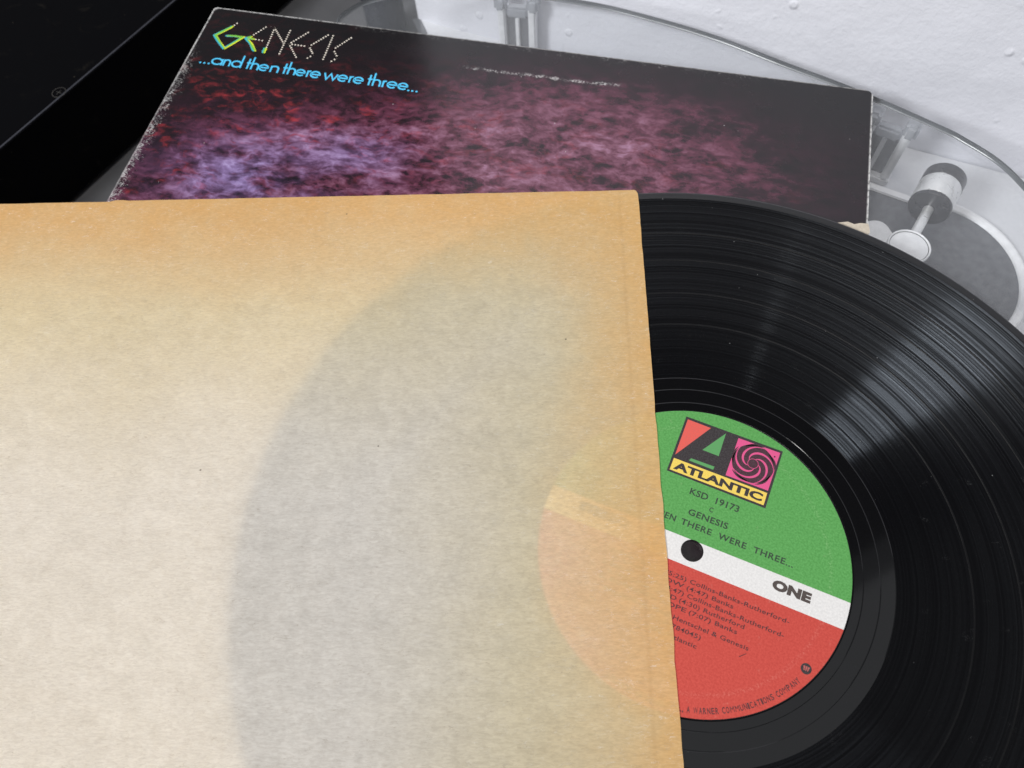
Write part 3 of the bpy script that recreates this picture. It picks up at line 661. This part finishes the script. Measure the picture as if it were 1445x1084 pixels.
# (letter, left and right centre-line of the letter on the base line, mm from the cover's corner)
LET = [('.', 10.2, 10.4), ('.', 12.4, 12.6), ('.', 14.7, 14.9), ('a', 16.0, 21.3), ('n', 22.4, 25.5), ('d', 26.6, 31.4), ('t', 34.6, 35.4), ('h', 37.0, 40.4), ('e', 41.1, 45.5), ('n', 47.2, 50.9),
       ('t', 53.8, 54.6), ('h', 56.2, 59.6), ('e', 60.4, 64.6), ('r', 66.1, 67.6), ('e', 67.9, 72.4), ('w', 74.6, 81.3), ('e', 81.9, 86.2), ('r', 87.7, 89.2), ('e', 89.8, 94.2),
       ('t', 97.1, 97.9), ('h', 99.5, 102.9), ('r', 104.4, 105.9), ('e', 106.7, 111.0), ('e', 112.1, 116.4), ('.', 117.3, 117.5), ('.', 119.2, 119.4), ('.', 121.3, 121.5)]
for q, (c, xa, xb) in enumerate(LET):
    sts, adv = glyph(c)
    for si, s_ in enumerate(sts):
        xs_ = [p_[0] for st_ in sts for p_ in st_]; mn, mx = min(xs_), max(xs_)
        if c == 't': f = lambda px: (xa+xb)/2+(px-0.22)*4.6
        elif c == '.': f = lambda px: (xa+xb)/2
        else: f = lambda px: xa+(px-mn)/(mx-mn)*(xb-xa)
        if c == '.': poly(bm, disc_pts((xa+xb)/2, base_y(xa)+0.55, 0.56, 14), 0.05)
        else: ribbon(bm, [(f(px)-py*XH*0.085, base_y(xa)+0.45+py*(XH-0.45)) for px, py in s_], 0.88, 0.05+0.004*si)
link('title_lettering', bm, M['cyan'], cv)

# ------------------------------------------------------------------ record
rec = empty('vinyl_record', (0, 0, 0)); tag(rec, 'black vinyl record with green, white and red label, half out of its paper sleeve', 'record')
prof = [(150.3, -1.9), (150.75, -1.5), (150.8, -0.9), (150.6, -0.55), (150.0, -0.30), (147.8, -0.06), (147.2, -0.14)]
bm = bmesh.new(); lathe(bm, prof, 360, 1)
gaps = [129.3, 116.0, 100.4, 86.3]
edges_ = [147.2]+[v for g in gaps for v in (g+0.30, g-0.30)]+[63.4]
for q in range(0, len(edges_), 2):
    lathe(bm, [(edges_[q], -0.14 if q == 0 else -0.20), (edges_[q]-0.3 if q == 0 else edges_[q], -0.20), (edges_[q+1], -0.20)], 360, 0)
for g in gaps: lathe(bm, [(g+0.30, -0.20), (g+0.14, -0.13), (g-0.14, -0.13), (g-0.30, -0.20)], 360, 2)
lathe(bm, [(63.4, -0.20), (63.1, -0.13)], 360, 1)
pr = [(63.1, -0.13), (58.8, -0.13), (58.65, -0.20), (58.45, -0.13), (53.6, -0.13), (53.45, -0.19), (53.25, -0.13), (50.6, -0.13), (50.2, -0.20), (49.8, -0.10)]
lathe(bm, pr, 360, 1)
lathe(bm, [(49.8, -0.10), (3.62, -0.10), (3.62, -1.95), (150.3, -1.9)], 360, 1)
bmesh.ops.recalc_face_normals(bm, faces=bm.faces)
link('disc', bm, [M['vinyl'], M['vinyl2'], simple('dull_vinyl', (0.004, 0.004, 0.0045), 0.34, 0.13, 0.1, 300, 0.02)], rec, smooth=True, sharp=6)
la = R(-29.2)
bm = bmesh.new(); lathe(bm, [(3.64, -0.09), (3.64, 0.0), (3.75, 0.03), (49.85, 0.03), (50.0, 0.0), (50.0, -0.15)], 200)
bmesh.ops.reverse_faces(bm, faces=bm.faces); bmesh.ops.recalc_face_normals(bm, faces=bm.faces)
lab = link('label', bm, M['label'], rec, rz=la)
T = lambda nm, bm, mt: link(nm, bm, mt, lab)
# logo
Z1, Z2, Z3 = 0.045, 0.060, 0.075
bm = bmesh.new(); poly(bm, [(-16.3, 45.0), (18.0, 44.85), (17.8, 22.9), (-16.3, 23.1)], Z1); T('logo_panel', bm, M['ink'])
bm = bmesh.new(); poly(bm, [(-15.5, 44.1), (-7.1, 43.95), (-15.45, 29.7)], Z2); T('logo_triangle', bm, M['lred'])
bm = bmesh.new(); poly(bm, [(-1.72, 44.0), (-1.60, 34.85), (-7.4, 34.95)], Z2); poly(bm, [(-10.0, 30.5), (-1.8, 30.6), (-1.9, 29.35), (-10.5, 29.45)], Z2); T('logo_letter_gap', bm, M['lgreen'])
bm = bmesh.new(); poly(bm, [(2.75, 43.95), (17.3, 44.0), (17.0, 29.2), (2.5, 29.1)], Z2); T('logo_square', bm, M['lpink'])
bm = bmesh.new(); poly(bm, [(-15.45, 28.4), (17.0, 28.3), (17.0, 23.7), (-15.5, 23.85)], Z2); T('logo_bar', bm, M['lyel'])
bm = bmesh.new(); cx, cy = 9.85, 36.65
poly(bm, disc_pts(cx, cy, 7.05, 60), Z3)
for k in range(5):                                     # blade tips reaching into the corners
    a0 = 72*k+58
    pts = [(cx+(6.6+1.3*t*(1-abs(t-0.5)*0.6))*math.cos(R(a0-58*t)), cy+(6.6+0.9*t)*math.sin(R(a0-58*t))) for t in [i/10 for i in range(11)]]
    ribbon(bm, [(min(17.0, max(2.9, x)), min(43.8, max(29.3, y))) for x, y in pts], 1, Z3, wfun=lambda t: 0.75*math.sin(math.pi*t))
T('pinwheel', bm, M['maroon'])
bm = bmesh.new()
for k in range(5):
    a0 = 72*k+150
    pts = []
    for i in range(19):
        t = i/18; r_ = 1.75+5.3*t**0.9; pts.append((cx+r_*math.cos(R(a0-150*t)), cy+r_*math.sin(R(a0-150*t))))
    ribbon(bm, pts, 1, Z3+0.015, wfun=lambda t: 0.15+0.62*math.sin(math.pi*min(1, max(0, t)**0.9))**1.3)
ribbon(bm, disc_pts(cx, cy, 1.75, 30)+[(cx+1.75, cy)], 0.16, Z3+0.016)
T('pinwheel_arms', bm, M['lpink'])
bm = bmesh.new(); poly(bm, disc_pts(15.9, 41.9, 0.30, 12), Z3+0.02); T('registered_mark', bm, M['maroon'])
bm = bmesh.new(); text_bm(bm, 'ATLANTIC', -14.6, 24.75, cap=2.75, width=30.6, bold=0.048, z=Z3); T('logo_lettering', bm, M['ink'])
# printed lines
bm = bmesh.new()
text_bm(bm, 'KSD  19173', -6.75, 18.1, cap=2.35, width=16.8, bold=0.020, z=Z1)
text_bm(bm, 'C', 1.0, 14.75, cap=1.7, width=1.35, bold=0.020, z=Z1)
text_bm(bm, 'GENESIS', -5.1, 11.15, cap=2.2, width=13.4, bold=0.024, z=Z1, spacing=1.08)
text_bm(bm, 'THERE  WERE  THREE...', -6.35, 7.1, cap=2.15, width=37.2, bold=0.022, z=Z1, spacing=1.1)
text_bm(bm, '...AND  THEN', -27.5, 7.1, cap=2.15, width=19.3, bold=0.022, z=Z1, spacing=1.1)
T('title_lines', bm, M['gink'])
bm = bmesh.new()
text_bm(bm, 'ONE', 26.3, -1.55, cap=2.95, width=12.2, bold=0.07, z=Z1, spacing=1.05)
T('side_word', bm, M['ink_thin']); bm = bmesh.new()
text_bm(bm, 'STEREO', -39.2, -1.2, cap=2.95, width=17.5, bold=0.07, z=Z1, spacing=1.05)
T('stereo_word', bm, M['ink_thin'])
bm = bmesh.new(); ch = 1.45
def line(left, xl, right, xr, xe, y, c=ch):
    """two pieces so that the visible part keeps its measured place"""
    text_bm(bm, right, xr, y, cap=c, width=xe-xr, z=Z1, bold=0.014, spacing=1.05)
    if left: text_bm(bm, left, xl, y, cap=c, width=xr-0.9-xl, z=Z1, bold=0.014)
line('1. DOWN AND OUT', -25.5, '(5:25) Collins-Banks-Rutherford-', -5.6, 34.1, -10.35)
line('2. UNDERTOW', -23.0, '(4:47) Banks', 2.0, 17.1, -12.65)
line('3. BALLAD OF BIG', -25.5, '(4:47) Collins-Banks-Rutherford-', -4.8, 33.6, -14.95)
line('4. SNOWBOUND', -23.0, '(4:30) Rutherford', 1.0, 21.9, -17.25)
line('5. BURNING ROPE', -25.0, '(7:07) Banks', 4.9, 20.3, -19.6)
line('Produced by David', -22.0, 'Hentschel & Genesis', 0.9, 24.8, -22.9)
line('(ST-A-', -6.0, '784045)', 1.3, 10.6, -25.6)
line('1978 A', -6.0, 'tlantic', 2.9, 10.2, -28.6)
ribbon(bm, [(22.75, -25.6), (24.5, -23.9)], 0.22, Z1)
# rim line set on an arc, letter by letter
s_ = 'ATLANTIC RECORDING CO., A WARNER COMMUNICATIONS COMPANY'
wd = {'I': 0.55, 'W': 1.35, 'M': 1.25, '.': 0.5, ',': 0.5, ' ': 0.62}
ws = [wd.get(c, 1.0) for c in s_]
iA = s_.index('A WARNER'); tot = sum(ws[iA:]); a_s, a_e = -74.6, -31.2; k = (a_e-a_s)/tot
ang = a_s-k*sum(ws[:iA])
for c, w_ in zip(s_, ws):
    mid = R(ang+k*w_/2)
    if c != ' ':
        r0 = 48.55
        def xf(px, py, mid=mid, r0=r0): 
            rr = r0-py; th = mid+px/rr
            return (rr*math.cos(th), rr*math.sin(th))
        text_bm(bm, c, 0, 0, cap=1.75, width=w_*R(k)*48*0.78, align='C', z=Z1, xf=xf, bold=0.0 if c in 'MW' else 0.02)
    ang += k*w_
T('track_listing', bm, M['rink'])
bm = bmesh.new(); ex, ey = 42.0, -21.0
poly(bm, disc_pts(ex, ey, 1.62, 32), Z1); T('company_mark', bm, M['ink'])
bm = bmesh.new()
for aa in (-0.46, 0.0, 0.46):
    for sgn in (-1, 1):
        c0 = (ex+aa*1.1, ey); ribbon(bm, [(c0[0]-0.0, c0[1]-0.62), (c0[0]+sgn*0.14+aa*0.4, c0[1]+0.72)], 0.26, Z2+0.004*sgn)
T('company_mark_strokes', bm, m_ink('faded_red', (0.40, 0.09, 0.08)))

# ------------------------------------------------------------------ paper inner sleeve
u = Vector((-275.0, 30.6)).normalized(); ang_s = math.atan2(u.y, u.x)
# object space: x = distance left of the opening, y = distance down from the top  (u rotated by +90 deg points down)
sl = empty('inner_sleeve', (8.6, 152.9, 0), ang_s); tag(sl, 'aged translucent paper inner sleeve with browned edges, lying over the left half of the record', 'paper sleeve')
SW, SH = 306.0, 304.5
inv = Matrix.Rotation(-ang_s, 3, 'Z')
def sheet(front):
    bm = bmesh.new(); xs = []; x = 0
    nx, ny = 120, 110
    xs = [SW*(i/nx)**1.15 for i in range(nx+1)]; ys = [SH*(j/ny)**1.15 for j in range(ny+1)]
    rows = []
    for j, y in enumerate(ys):
        row = []
        for i, x in enumerate(xs):
            ww = sl_w(x, y)
            rr = (ww-Vector((0, 0))).length
            onrec = max(0.0, min(1.0, (198.0-rr)/44.0)); onrec = onrec*onrec*(3-2*onrec)
            wav = 0.5+0.5*mnoise.noise(Vector((x*0.010, y*0.016, 3.3)))
            if front:
                z = -1.55+(0.25+1.55)*onrec + wav*(0.10+0.9*(1-onrec)*min(1, max(0, (rr-150)/60)))
                z += 0.06*mnoise.noise(Vector((x*0.05, y*0.06, 1.1)))
                if rr < 62: z = min(z, 0.20+0.05*wav+0.02*max(0, rr-54))
                ty = min(1.0, y/2.2); z = z*ty+(-1.2)*(1-ty)
                z += 0.35*max(0, 1-x/5.0)*(0.5+0.5*mnoise.noise(Vector((0, y*0.02, 9))))
            else:
                z = -2.10
            xx, yy = x, y
            if i == 0: xx += 0.32*mnoise.noise(Vector((0, y*0.12, 4 if front else 8)))+0.13*mnoise.noise(Vector((0, y*0.5, 2)))
            if j == 0: yy += 0.15*mnoise.noise(Vector((x*0.08, 0, 4)))+(0.35 if x > 226 else 0.0)-(0.4 if 221 < x <= 226 else 0)
            if i == 0 and y < 3.2: xx += (3.2-y)*0.42           # clipped corner
            if not front: xx += 1.6
            row.append(bm.verts.new((xx, yy, z)))
        rows.append(row)
    for j in range(ny):
        for i in range(nx):
            bm.faces.new((rows[j][i], rows[j][i+1], rows[j+1][i+1], rows[j+1][i]))
    bmesh.ops.recalc_face_normals(bm, faces=bm.faces)
    return bm
def sl_w(x, y):
    v = Vector((-u.y, u.x))      # u rotated +90: points down/left of the picture
    return Vector((8.6, 152.9))+u*x+v*y
o = link('front_sheet', sheet(True), M['sleeve'], sl, smooth=True)
o = link('back_sheet', sheet(False), M['sleeve'], sl, smooth=True)
